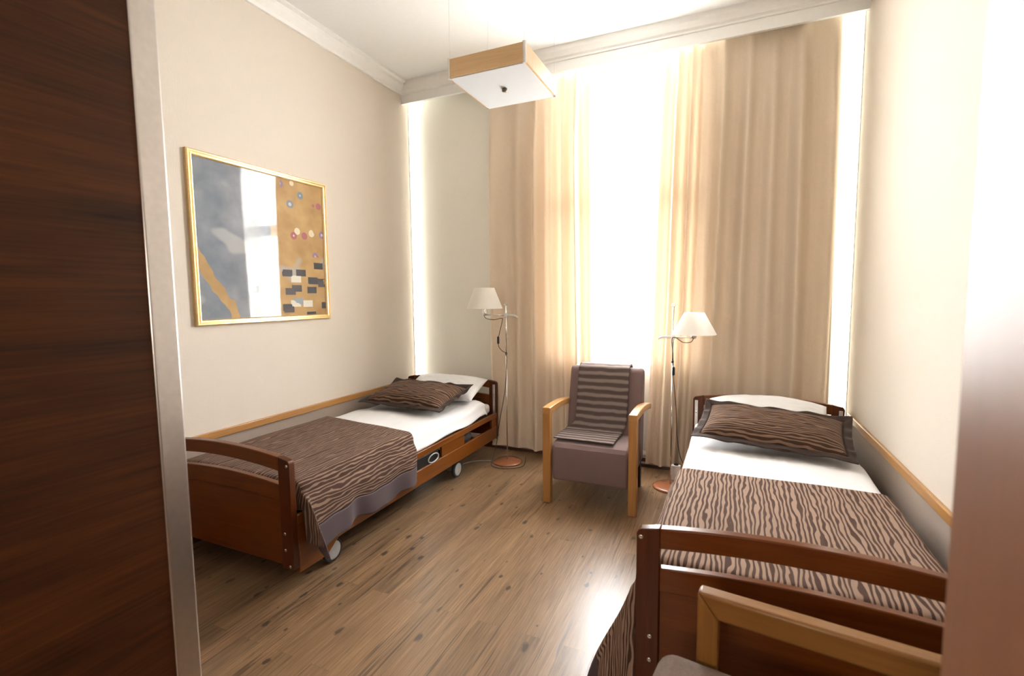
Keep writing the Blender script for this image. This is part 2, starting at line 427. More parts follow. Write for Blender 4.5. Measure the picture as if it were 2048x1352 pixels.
def strip_extrude(bm, top, bot, a0, a1, axis='Y'):
    # band between two polylines, extruded: avoids one big concave ngon
    def P(p, a):
        return {'Y': (p[0], a, p[1]), 'X': (a, p[0], p[1]), 'Z': (p[0], p[1], a)}[axis]
    rows = [[bm.verts.new(P(p, a)) for p in line] for line, a in ((top, a0), (bot, a0), (bot, a1), (top, a1))]
    n = len(top)
    for k in range(4):
        r0, r1 = rows[k], rows[(k + 1) % 4]
        for i in range(n - 1): bm.faces.new((r0[i], r0[i + 1], r1[i + 1], r1[i]))
    for i in (0, n - 1): bm.faces.new([r[i] for r in rows])
def tube(bm, pts, r, seg=8, cap=True):
    pts = [Vector(p) for p in pts]
    rings = []
    prev = None
    for i, p in enumerate(pts):
        t = (pts[min(i + 1, len(pts) - 1)] - pts[max(i - 1, 0)]).normalized()
        if prev is None:
            a = Vector((0, 0, 1)) if abs(t.z) < 0.9 else Vector((1, 0, 0))
            u = t.cross(a).normalized()
        else:
            u = (prev - t * prev.dot(t)).normalized()
        prev = u
        w = t.cross(u)
        rr = r[i] if isinstance(r, (list, tuple)) else r
        rings.append([bm.verts.new(p + (u * math.cos(2 * math.pi * k / seg) + w * math.sin(2 * math.pi * k / seg)) * rr) for k in range(seg)])
    for a, b in zip(rings, rings[1:]):
        for k in range(seg): bm.faces.new((a[k], a[(k + 1) % seg], b[(k + 1) % seg], b[k]))
    if cap:
        bm.faces.new(rings[0][::-1]); bm.faces.new(rings[-1])
def spline(pts, n=8):
    pts = [Vector(p) for p in pts]; out = []
    for i in range(len(pts) - 1):
        p0, p1, p2, p3 = pts[max(i - 1, 0)], pts[i], pts[i + 1], pts[min(i + 2, len(pts) - 1)]
        for k in range(n):
            t = k / n
            out.append(0.5 * ((2 * p1) + (p2 - p0) * t + (2 * p0 - 5 * p1 + 4 * p2 - p3) * t * t + (3 * p1 - p0 - 3 * p2 + p3) * t ** 3))
    out.append(pts[-1]); return out
def lathe(bm, prof, seg=32, center=(0, 0), axis='Z', closed_ends=True):
    # prof: list of (r, h)
    rings = []
    for r, h in prof:
        ring = []
        for k in range(seg):
            a = 2 * math.pi * k / seg
            c, s = r * math.cos(a), r * math.sin(a)
            p = {'Z': (center[0] + c, center[1] + s, h), 'X': (h, center[0] + c, center[1] + s), 'Y': (center[0] + c, h, center[1] + s)}[axis]
            ring.append(bm.verts.new(p))
        rings.append(ring)
    for a, b in zip(rings, rings[1:]):
        for k in range(seg): bm.faces.new((a[k], a[(k + 1) % seg], b[(k + 1) % seg], b[k]))
    if closed_ends:
        bm.faces.new(rings[0][::-1]); bm.faces.new(rings[-1])
def grid(bm, nu, nv, fn, uvfn=None, skip=None):
    # fn(i/(nu-1), j/(nv-1)) -> point
    vs = [[bm.verts.new(fn(i / (nu - 1), j / (nv - 1))) for j in range(nv)] for i in range(nu)]
    lay = bm.loops.layers.uv.verify() if uvfn else None
    for i in range(nu - 1):
        for j in range(nv - 1):
            f = bm.faces.new((vs[i][j], vs[i + 1][j], vs[i + 1][j + 1], vs[i][j + 1]))
            if lay:
                for lp, (a, b) in zip(f.loops, ((i, j), (i + 1, j), (i + 1, j + 1), (i, j + 1))):
                    lp[lay].uv = uvfn(a / (nu - 1), b / (nv - 1))
    return vs
def sm(a, b, x):
    t = max(0.0, min(1.0, (x - a) / (b - a))); return t * t * (3 - 2 * t)
def nz(x, y, z=0.0): return noise.noise(Vector((x, y, z)))

def empty(name, label, cat, loc=(0, 0, 0), rz=0.0, group=None):
    o = bpy.data.objects.new(name, None); COL.objects.link(o)
    o.empty_display_size = 0.1
    o.location = loc; o.rotation_euler = (0, 0, rz)
    o['label'] = label; o['category'] = cat
    if group: o['group'] = group
    return o
def tag(o, label, cat, group=None):
    o['label'] = label; o['category'] = cat
    if group: o['group'] = group
    return o
def struct(o):
    o['kind'] = 'structure'; return o

# ------------------------------------------------------------------ room shell
struct(boxo('floor', (XL - 0.1, XR + 0.1, -2.0, YW + 0.35, -0.1, 0.0), 'floor'))
struct(boxo('ceiling', (XL - 0.1, XR + 0.1, -2.0, YW + 0.35, ZC, ZC + 0.1), 'ceiling'))
struct(boxo('wall_left', (XL - 0.1, XL, YB, YW + 0.35, 0, ZC), 'wall'))
struct(boxo('wall_right', (XR, XR + 0.1, YB, YW + 0.35, 0, ZC), 'wall'))
bm = bmesh.new()
box(bm, XL, WIN[0], YW, YW + 0.35, 0, ZC); box(bm, WIN[1], XR, YW, YW + 0.35, 0, ZC)
box(bm, WIN[0], WIN[1], YW, YW + 0.35, 0, WIN[2]); box(bm, WIN[0], WIN[1], YW, YW + 0.35, WIN[3], ZC)
struct(finish(bm, 'wall_end', 'wall_end'))
DOX0, DOX1, DOH = -1.27, 0.255, 2.12
bm = bmesh.new()
box(bm, XL, DOX0, YB - 0.12, YB, 0, ZC); box(bm, DOX1, XR, YB - 0.12, YB, 0, ZC); box(bm, DOX0, DOX1, YB - 0.12, YB, DOH, ZC)
struct(finish(bm, 'wall_entry', 'wall'))
# corridor behind the doorway
bm = bmesh.new()
box(bm, XL - 0.1, XL, -2.0, YB - 0.12, 0, ZC); box(bm, XR, XR + 0.1, -2.0, YB - 0.12, 0, ZC); box(bm, XL, XR, -2.0, -1.9, 0, ZC)
struct(finish(bm, 'wall_corridor', 'hall'))

# window in the end wall
yw0 = YW + 0.10
bm = bmesh.new()
x0, x1, z0, z1 = WIN
fw = 0.055
box(bm, x0, x0 + fw, yw0, yw0 + 0.06, z0, z1); box(bm, x1 - fw, x1, yw0, yw0 + 0.06, z0, z1)
box(bm, x0 + fw, x1 - fw, yw0, yw0 + 0.06, z0, z0 + fw); box(bm, x0 + fw, x1 - fw, yw0, yw0 + 0.06, z1 - fw, z1)
box(bm, x0 + fw, x1 - fw, yw0, yw0 + 0.06, 2.12, 2.24)
win = struct(finish(bm, 'window_1', 'white', bevel=0.006))
bm = bmesh.new()
box(bm, x0 + fw, x1 - fw, yw0 + 0.025, yw0 + 0.031, z0 + fw, 2.12); box(bm, x0 + fw, x1 - fw, yw0 + 0.025, yw0 + 0.031, 2.24, z1 - fw)
finish(bm, 'pane', 'glass', win)

# cornice, pelmet, wall rails, skirting
def cornice(name, x, sgn):
    pts = [(0, 0), (0.018, 0), (0.024, 0.022), (0.034, 0.034), (0.058, 0.060), (0.062, 0.082), (0.085, 0.090), (0.085, 0.105), (0, 0.105)]
    bm = bmesh.new()
    extrude_poly(bm, [(x + sgn * p[0], ZC - 0.105 + p[1]) for p in pts], YB, 3.80, 'Y')
    return struct(finish(bm, name, 'white'))
cornice('trim_1', XL, 1); cornice('trim_2', XR, -1)
bm = bmesh.new()
pts = [(3.83, 3.155), (3.805, 3.155), (3.805, 3.232), (3.797, 3.236), (3.797, 3.25), (3.785, 3.262), (3.77, 3.30), (3.765, ZC), (3.83, ZC)]
extrude_poly(bm, pts, XL, XR, 'X')
struct(finish(bm, 'trim_3', 'white'))
struct(boxo('trim_4', (XL, XL + 0.018, YB, 3.80, 0.572, 0.617), 'honey_y', bevel=0.004))
struct(boxo('trim_5', (XR - 0.018, XR, YB, 3.80, 0.560, 0.603), 'honey_y', bevel=0.004))
struct(boxo('baseboard_end', (XL, XR, YW - 0.014, YW, 0, 0.075), 'baseboard', bevel=0.003))
struct(boxo('baseboard_left', (XL, XL + 0.014, YB, YW - 0.014, 0, 0.075), 'baseboard', bevel=0.003))
struct(boxo('baseboard_right', (XR - 0.014, XR, YB, YW - 0.014, 0, 0.075), 'baseboard', bevel=0.003))

# door leaves standing open on either side of the viewer
bm = bmesh.new(); box(bm, -1.245, -1.20, -0.05, 0.676, 0.01, 2.10)
d1 = struct(finish(bm, 'door_1', 'walnut'))
bm = bmesh.new(); box(bm, -1.247, -1.198, 0.676, 0.735, 0.01, 2.10)
finish(bm, 'edge_strip', 'steel', d1, bevel=0.004)
a = R(2.6)
bm = bmesh.new()
box(bm, 0, 0.045, -0.655, 0, 0.01, 2.10, Matrix.Translation((0.2155, 0.62, 0)) @ Matrix.Rotation(-a, 4, 'Z'))
struct(finish(bm, 'door_2', 'door_red', bevel=0.004))

# ------------------------------------------------------------------ curtains
def curtain(name, label, xl, xr, xlb, xrb, folds, amp, z0, z1, y, mat, nu=260, nv=40, seed=0, bell=0.0):
    # folds: list of fractions where a ridge faces the room
    def phase(u):
        # piecewise phase: ridges at integer
        k = 0
        ff = [2 * folds[0] - folds[1]] + folds + [2 * folds[-1] - folds[-2]]
        for k in range(len(ff) - 1):
            if u <= ff[k + 1] or k == len(ff) - 2:
                return k + (u - ff[k]) / (ff[k + 1] - ff[k])
    def fn(u, v):
        z = z1 + (z0 - z1) * v
        uu = u + 0.012 * math.sin(3.1 * v + 9 * u + seed) * v
        ph = phase(min(1, max(0, uu)))
        x = (xl + (xr - xl) * u) * (1 - v) + (xlb + (xrb - xlb) * u) * v
        s = 0.5 + 0.5 * math.cos(2 * math.pi * ph)
        prof = s ** 1.6
        kk = int(math.floor(ph + 0.5))
        a_ = amp * (0.75 + 0.35 * math.sin(kk * 2.3 + seed)) * (0.45 + 0.55 * sm(0.03, 0.22, v)) * (1.0 - 0.25 * sm(0.5, 1, v))
        yy = y + 0.026 - a_ * prof - 0.006 * nz(u * 9, v * 3, seed)
        x += 0.008 * nz(u * 7 + 3, v * 2.5, seed + 4) * v
        zz = z + (0.008 * math.sin(ph * 2 * math.pi + 1) if v > 0.97 else 0)
        return (x, yy, zz)
    bm = bmesh.new(); grid(bm, nu, nv, fn)
    o = finish(bm, name, mat, smooth=True)
    tag(o, label, 'curtain')
    return o
c1 = curtain('curtain', 'narrower beige curtain left of the bright window gap, behind the left floor lamp',
        -1.905, -1.02, -1.915, -0.995, [0.03, 0.29, 0.49, 0.63, 0.75, 0.87, 0.98], 0.115, 0.05, 3.20, 3.885, 'curtain', seed=1)
c2 = curtain('curtain', 'wider beige curtain right of the bright window gap, behind the headboard of the right bed',
        -0.462, 0.636, -0.56, 0.660, [0.01, 0.095, 0.18, 0.25, 0.375, 0.52, 0.66, 0.80, 0.97], 0.115, 0.05, 3.20, 3.885, 'curtain', seed=2)
sh = curtain('sheer_curtain', 'white sheer curtain glowing in the gap between the two beige curtains',
        -1.46, -0.17, -1.46, -0.17, [0.05 + 0.1 * k for k in range(10)], 0.022, 0.14, 3.20, 3.925, 'sheer', 160, 12, 5)

# ------------------------------------------------------------------ emissive strips added to brighten the corners of the end wall
def glow_strip(label, x, sgn, z0, z1, y0, y1):
    e = empty('glow_strip', label, 'light', (x, (y0 + y1) / 2, z0), group=None)
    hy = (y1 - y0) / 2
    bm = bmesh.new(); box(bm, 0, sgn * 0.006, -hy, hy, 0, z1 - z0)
    finish(bm, 'back_plate', 'white', e)
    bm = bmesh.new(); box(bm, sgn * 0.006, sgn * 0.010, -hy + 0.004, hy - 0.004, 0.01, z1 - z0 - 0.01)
    finish(bm, 'diffuser', 'strip', e)  # glowing face of the added corner strip
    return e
glow_strip('tall glowing strip added in the left corner behind the left bed', XL, 1, 0.10, 3.30, 3.912, 3.956)
glow_strip('tall glowing strip added in the right corner beside the right curtain', XR, -1, 0.10, 3.30, 3.912, 3.956)

# ------------------------------------------------------------------ ceiling lamp
cl = empty('pendant_lamp', 'square pendant lamp with birch sides and white bottom hanging below the ceiling', 'lamp', (-1.157, 2.545, 2.55))
hx, hy, hz = 0.222, 0.238, 0.092
for y_ in (-hy, hy - 0.012):
    boxo('side_panel', (-hx + 0.014, hx - 0.014, y_, y_ + 0.012, 0.0, hz), 'birch', cl)
for x_ in (-hx, hx - 0.012):
    bm = bmesh.new(); box(bm, x_, x_ + 0.012, -hy + 0.014, hy - 0.014, 0.0, hz)
    finish(bm, 'side_panel', mat_wood('pale_birch_side', (0.58, 0.36, 0.17), (0.72, 0.50, 0.27), 'Y', 0.4, 0.1) if x_ < 0 else M['birch'], cl)
for sx in (-1, 1):
    for sy in (-1, 1):
        bm = bmesh.new(); lathe(bm, [(0.0095, -0.006), (0.0095, hz + 0.006)], 12, (sx * (hx - 0.008), sy * (hy - 0.008)))
        finish(bm, 'corner_post', 'alu', cl, smooth=False)
boxo('diffuser', (-hx + 0.012, hx - 0.012, -hy + 0.012, hy - 0.012, -0.004, 0.003), 'opal', cl)
bm = bmesh.new(); lathe(bm, [(0.006, -0.004), (0.015, -0.006), (0.015, -0.020), (0.004, -0.022)], 16)
finish(bm, 'knob', mat_plain('bronze_knob', (0.20, 0.17, 0.12), 0.4, 0.8), cl, smooth=True)
for sx in (-1, 1):
    for sy in (-1, 1):
        bm = bmesh.new(); tube(bm, [(sx * (hx - 0.01), sy * (hy - 0.01), hz), (sx * (hx - 0.01), sy * (hy - 0.01), ZC - 2.55)], 0.0009, 6)
        finish(bm, 'wire', 'alu', cl)

# ------------------------------------------------------------------ picture
pic = empty('framed_picture', 'large framed abstract print in grey blue and ochre hanging on the left wall', 'picture', (XL, 2.305, 1.742))
hw, hh = 0.512, 0.497
prof = [(0.0, 0.0), (0.0, 0.020), (0.006, 0.026), (0.013, 0.026), (0.016, 0.020), (0.020, 0.020), (0.023, 0.025), (0.029, 0.024), (0.036, 0.014), (0.036, 0.0)]
def frame_side(rot, half_len, half_other):
    bm = bmesh.new()
    rings = []
    for s in (-1, 1):
        ring = []
        for d, hgt in prof:
            ring.append(bm.verts.new((hgt, s * (half_len - d), half_other - d)))
        rings.append(ring)
    n = len(prof)
    for i in range(n): bm.faces.new((rings[0][i], rings[0][(i + 1) % n], rings[1][(i + 1) % n], rings[1][i]))
    bm.faces.new(rings[0]); bm.faces.new(rings[1][::-1])
    bmesh.ops.rotate(bm, verts=bm.verts[:], cent=(0, 0, 0), matrix=Matrix.Rotation(rot, 3, 'X'))
    return finish(bm, 'frame_moulding', 'gold', pic)
frame_side(0, hw, hh); frame_side(R(180), hw, hh); frame_side(R(90), hh, hw); frame_side(R(-90), hh, hw)
bm = bmesh.new()
grid(bm, 2, 2, lambda u, v: (0.010, -hw + 0.03 + u * (2 * hw - 0.06), -hh + 0.03 + v * (2 * hh - 0.06)), lambda u, v: (u, v))
box(bm, 0.001, 0.0098, -hw + 0.03, hw - 0.03, -hh + 0.03, hh - 0.03)
finish(bm, 'print', 'print', pic)
boxo('glass', (0.0145, 0.0165, -hw + 0.034, hw - 0.034, -hh + 0.034, hh - 0.034), 'picture_glass', pic)

# ------------------------------------------------------------------ beds
BW, BL = 0.4625, 2.22
def arch_z(x, edge, rise):
    t = x / BW; return edge + rise * (1 - t * t)
def bolt(parent, x, y, z, ysgn=-1):
    bm = bmesh.new()
    lathe(bm, [(0.0075, 0.0), (0.0075, ysgn * 0.002), (0.0045, ysgn * 0.0035), (0.002, ysgn * 0.002)], 14, (x, z), 'Y')
    bmesh.ops.translate(bm, verts=bm.verts[:], vec=(0, y, 0))
    o = finish(bm, 'bolt', 'chrome', parent, smooth=True)
    return o
def make_bed(label, loc, rz, side):
    # side: +1 = the open long side faces +x, -1 = it faces -x
    b = empty('hospital_bed', label, 'bed', loc, rz, 'wooden care beds')
    pw, pd = 0.072, 0.034
    xs = [-BW + pw + (2 * BW - 2 * pw) * k / 24 for k in range(25)]
    for end in (0, 1):
        y0 = 0.0 if end == 0 else BL - pd
        nm = 'footboard' if end == 0 else 'headboard'
        zb = 0.135 if end == 0 else 0.17
        # lower rail with the recessed panel under it
        bm = bmesh.new()
        strip_extrude(bm, [(x, arch_z(x, 0.530, 0.030)) for x in xs], [(x, arch_z(x, 0.455, 0.020)) for x in xs], y0 + 0.002, y0 + pd - 0.004)
        strip_extrude(bm, [(x, arch_z(x, 0.460, 0.020)) for x in xs], [(x, zb + 0.01) for x in xs], y0 + 0.010, y0 + 0.024)
        board = finish(bm, nm, 'bed_x', b, bevel=0.003)
        for s in (-1, 1):
            xa, xb_ = (s * BW, s * (BW - pw))
            bm = bmesh.new()
            zt = 0.655
            r = 0.014
            pts = [(xa, zb), (xb_, zb), (xb_, zt + 0.0145), (xa - s * r, zt + 0.003), (xa - s * r * 0.35, zt - r * 0.25), (xa, zt - r)]
            extrude_poly(bm, pts, y0, y0 + pd, 'Y')
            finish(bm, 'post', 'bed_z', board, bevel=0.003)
            yb = y0 if end == 0 else y0 + pd
            sg = -1 if end == 0 else 1
            bolt(board, s * (BW - 0.014), yb, 0.632, sg)
            bolt(board, s * (BW - 0.045), yb, 0.305, sg); bolt(board, s * (BW - 0.045), yb, 0.225, sg)
            bolt(board, s * (BW - 0.020), yb, 0.150, sg)
            if end == 1:   # aluminium guide for the side rails, on the inner face
                bm = bmesh.new(); box(bm, s * (BW - 0.034), s * (BW - 0.012), y0 - 0.008, y0, 0.33, 0.635)
                finish(bm, 'guide_rail', 'alu', board, bevel=0.002)
                for zz in (0.55, 0.45): 
                    bolt(board, s * (BW - 0.023), y0 - 0.008, zz, -1)
        bm = bmesh.new()
        strip_extrude(bm, [(x, arch_z(x, 0.658, 0.036) + 0.011 * 0) for x in xs], [(x, arch_z(x, 0.592, 0.036)) for x in xs], y0, y0 + pd)
        finish(bm, 'top_rail', 'bed_x', board, bevel=0.004)
        if end == 1:   # slotted panel behind the pillow
            for zz in (0.505, 0.475):
                bm = bmesh.new(); box(bm, -BW + pw + 0.03, BW - pw - 0.03, y0 - 0.003, y0 + 0.003, zz - 0.004, zz + 0.004)
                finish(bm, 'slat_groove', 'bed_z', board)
    # long wooden sides: an upper and a lower board each side with posts between
    for s in (-1, 1):
        xo, xi = s * BW * 0.998, s * (BW - 0.022)
        bm = bmesh.new(); box(bm, min(xo, xi), max(xo, xi), pd, BL - pd, 0.345, 0.388)
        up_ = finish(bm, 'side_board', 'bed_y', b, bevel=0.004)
        ys = [pd + (BL - 2 * pd) * k / 60 for k in range(61)]
        def low(y):
            return 0.165 - 0.060 * (1 - sm(0.20, 0.30, y)) - 0.0 * y
        bm = bmesh.new()
        strip_extrude(bm, [(y, 0.268) for y in ys], [(y, low(y)) for y in ys], min(xo, xi), max(xo, xi), 'X')
        lo_ = finish(bm, 'side_board', 'bed_y', b, bevel=0.004)
        for (ya, yb) in ((pd, 0.26), (1.30, 1.62), (BL - pd - 0.09, BL - pd)):
            bm = bmesh.new(); box(bm, min(xo - s * 0.004, xi), max(xo - s * 0.004, xi), ya, yb, 0.266, 0.347)
            finish(bm, 'spacer_block', 'bed_y', b)
    # under frame
    bm = bmesh.new()
    for x_ in (-0.30, 0.26):
        box(bm, x_, x_ + 0.04, 0.10, BL - 0.10, 0.30, 0.34)
        box(bm, x_, x_ + 0.04, 0.28, 1.75, 0.15, 0.185)
    for y_ in (0.12, 0.7, 1.3, 2.0): box(bm, -0.43, 0.43, y_, y_ + 0.04, 0.335, 0.365)
    for y_ in (0.33, 1.62): box(bm, -0.36, 0.36, y_, y_ + 0.04, 0.15, 0.185)
    for x_ in (-0.27, 0.25):
        tube(bm, [(x_, 0.40, 0.17), (x_, 0.85, 0.33)], 0.014); tube(bm, [(x_, 1.60, 0.17), (x_, 1.15, 0.33)], 0.014)
    finish(bm, 'under_frame', 'frame_metal', b)
    bm = bmesh.new(); box(bm, -0.42, 0.42, 0.085, BL - 0.06, 0.366, 0.380)
    finish(bm, 'mattress_base', 'frame_metal', b)
    # electric drive
    bm = bmesh.new(); lathe(bm, [(0.02, 0.0), (0.040, 0.006), (0.046, 0.03), (0.046, 0.17), (0.040, 0.19), (0.02, 0.195)], 20, (0, 0), 'Y')
    bmesh.ops.translate(bm, verts=bm.verts[:], vec=(side * 0.385, 1.60, 0.285))
    finish(bm, 'motor', 'grey_dark', b, smooth=True)
    # release handle on the open side
    bm = bmesh.new(); box(bm, side * 0.425, side * 0.452, 0.94, 1.27, 0.240, 0.345)
    pl = finish(bm, 'handle_plate', 'black', b, bevel=0.01)
    bm = bmesh.new()
    loop = [Vector((side * 0.462, 1.185 + 0.062 * math.cos(t) , 0.300 + 0.028 * math.sin(t))) for t in [2 * math.pi * k / 24 for k in range(25)]]
    tube(bm, loop, 0.0045, 8, False)
    finish(bm, 'release_handle', 'grey', pl, smooth=True)
    # casters
    for x_ in (-0.385, 0.385):
        for y_ in (0.335, 1.64):
            s = 1 if x_ > 0 else -1
            bm = bmesh.new()
            lathe(bm, [(0.050, -0.012), (0.060, -0.011), (0.064, -0.004), (0.064, 0.004), (0.060, 0.011), (0.050, 0.012)], 28, (y_ - 0.02, 0.064), 'X')
            bmesh.ops.translate(bm, verts=bm.verts[:], vec=(x_, 0, 0))
            w = finish(bm, 'caster', 'rubber', b, smooth=False)
            bm = bmesh.new()
            for q in (-1, 1):
                lathe(bm, [(0.049, q * 0.010), (0.049, q * 0.0125), (0.040, q * 0.0155), (0.012, q * 0.0165), (0.004, q * 0.0165)], 24, (y_ - 0.02, 0.064), 'X')
            bmesh.ops.translate(bm, verts=bm.verts[:], vec=(x_, 0, 0))
            finish(bm, 'hub', 'grey', w, smooth=True)
            bm = bmesh.new()
            box(bm, x_ - s * 0.055, x_ - s * 0.021, y_ - 0.035, y_ + 0.025, 0.05, 0.12)
            box(bm, x_ - s * 0.06, x_ - s * 0.015, y_ - 0.03, y_ + 0.03, 0.12, 0.16)
            finish(bm, 'fork', 'grey', w, bevel=0.004)
    return b

def place(o, loc, rz):
    o.location = loc; o.rotation_euler = (0, 0, rz)
    return o

def make_mattress(label, loc, rz):
    bm = bmesh.new(); box(bm, -0.415, 0.415, 0.09, 2.165, 0.384, 0.468)
    o = finish(bm, 'mattress', 'sheet', bevel=0.03, bevel_seg=4)
    return tag(place(o, loc, rz), label, 'mattress', None)

def make_duvet(label, loc, rz, side, seed):
    # white quilt: flat on the mattress, rounded over both long edges
    W, RR = 0.435, 0.055
    y0, y1 = 0.115, 2.03
    def fn(u, v):
        t = -1 + 2 * u
        y = y0 + (y1 - y0) * v
        flat = W - RR
        tot = flat + RR * 1.57 + 0.062
        s = abs(t) * tot; sg = 1 if t >= 0 else -1
        puff = 0.022 * sm(1.70, 1.95, y) * sm(0.1, 0.4, abs(t))
        base = 0.512 + 0.008 * nz(t * 2.2, y * 1.6, seed) + puff - 0.010 * sm(1.42, 1.55, y) * (1 - sm(0.8, 1.0, abs(t)))
        if s < flat: x, z = s, base
        elif s < flat + RR * 1.57:
            a_ = (s - flat) / RR
            x, z = flat + RR * math.sin(a_), base - RR * (1 - math.cos(a_))
        else:
            hd = s - flat - RR * 1.57
            x, z = W + 0.015 * sm(0.0, 0.05, hd), base - RR - hd
        # long folds on the hanging edge and fine creases
        edge = sm(flat - 0.06, flat + 0.06, s)
        z += edge * 0.007 * math.sin(60 * s + 3.0 * nz(y * 2.5, seed)) * sm(1.0, 1.4, y)
        z += 0.0035 * nz(t * 14 + seed, y * 5) * (1 - edge)
        if v > 0.985: z -= 0.012
        return (sg * x, y, z)
    bm = bmesh.new(); grid(bm, 90, 110, fn)
    o = finish(bm, 'duvet', 'sheet', smooth=True, solid=0.012)
    return tag(place(o, loc, rz), label, 'duvet')

def make_blanket(label, loc, rz, side, y1, mat, seed, drop, flare, border=0.11, corner=0.16, skew=0.0, kcone=0.42):
    # s runs from the wall side over the top and down the open side; q runs from the head edge to the foot and over it
    W, RR, ZT = 0.448, 0.05, 0.530
    yf = 0.10            # where the blanket bends down at the foot
    flat = W - RR
    s_top = flat + RR * 1.57
    S0 = -(s_top + 0.015)
    S1 = s_top + drop
    Q = (y1 - yf) + corner
    def surf(s, q):
        sg = 1 if s >= 0 else -1
        a_ = abs(s)
        if a_ < flat: x, z = a_, 0.0
        elif a_ < s_top:
            t = (a_ - flat) / RR; x, z = flat + RR * math.sin(t), -RR * (1 - math.cos(t))
        else:
            d = a_ - s_top
            x, z = W + 0.031 * sm(0.0, 0.07, d), -RR - d
        over = max(0.0, q - (y1 - yf))
        y = y1 - q
        hang = max(0.0, a_ - s_top) if sg > 0 else 0.0
        z += 0.006 * nz(s * 3.1, q * 2.0, seed) * (1 - sm(0, 0.05, hang))
        hf = sm(0.02, drop, hang)
        if hang > 0:
            # soft ripples toward the hem, and the swing outward near the foot corner
            x += hf * (0.012 + 0.014 * math.sin(q * 19 + 2.6 * nz(q * 3, seed)) * (1 - sm(yf + 0.35, yf + 0.1, y)))
            z += hf * 0.009 * math.sin(q * 11 + 1) + hf * 0.006 * math.sin(q * 29 + seed)
            x += flare * hf * sm(yf + 0.42, yf, max(y, yf))
        if over > 0:
            kx = sm(flat - 0.05, s_top + 0.03, s)      # share of the corner that hangs outside the frame
            t = min(over / 0.05, 1.57)
            xin = x - max(0.0, x - 0.425) * sm(0.02, 0.08, over)
            yin = yf - 0.045 * math.sin(t)
            zin = z - 0.05 * (1 - math.cos(t)) - max(0, over - 0.0785)
            rho = max(hang, over) + 0.22 * min(hang, over); phi = math.atan2(over, max(hang, 1e-6))
            out_ = rho * kcone * math.sin(2 * phi)
            base = W + 0.031 * sm(0.0, 0.07, hang) + (0.012 + flare) * hf * math.cos(phi) ** 2 if hang > 0 else x
            xo = base + out_ * 0.92
            yo = yf - 0.03 * phi / 1.57 - out_ * 0.38
            zo = (-RR if hang > 0 else z) - math.sqrt(max(0.0, rho * rho - out_ * out_))
            if xo < 0.472: zo = max(zo, -0.128)
            if 0.02 < kx < 0.98: zin = max(zin, -0.128)
            y = yin * (1 - kx) + yo * kx
            z = zin * (1 - kx) + zo * kx
            x = xin * (1 - kx) + xo * kx
            if 0.02 < kx < 0.98: z = max(z, -0.128)
            elif kx >= 0.98: x = max(x, 0.477)
        y += -skew * (s / W) * max(0.0, 1 - q / (y1 - yf))
        return Vector((sg * x * side, y, ZT + z))
    # v of the stripes
    def uv(s, q): return (s, q + 0.0)
    def patch(sa, sb, qa, qb, nu, nv, lift=0.0):
        bm = bmesh.new()
        def fn(u, v):
            p = surf(sa + (sb - sa) * u, qa + (qb - qa) * v)
            return p
        grid(bm, nu, nv, fn, lambda u, v: uv(sa + (sb - sa) * u, qa + (qb - qa) * v))
        return bm
    o = finish(patch(S0, S1 - border, 0.0, Q, 84, 96), 'blanket', mat, smooth=True, solid=0.006)
    tag(place(o, loc, rz), label, 'blanket')
    hem = finish(patch(S1 - border, S1, 0.0, Q, 14, 120), 'satin_border', 'satin', o, smooth=True, solid=0.006)
    hem['label'] = 'plum grey satin border'
    return o

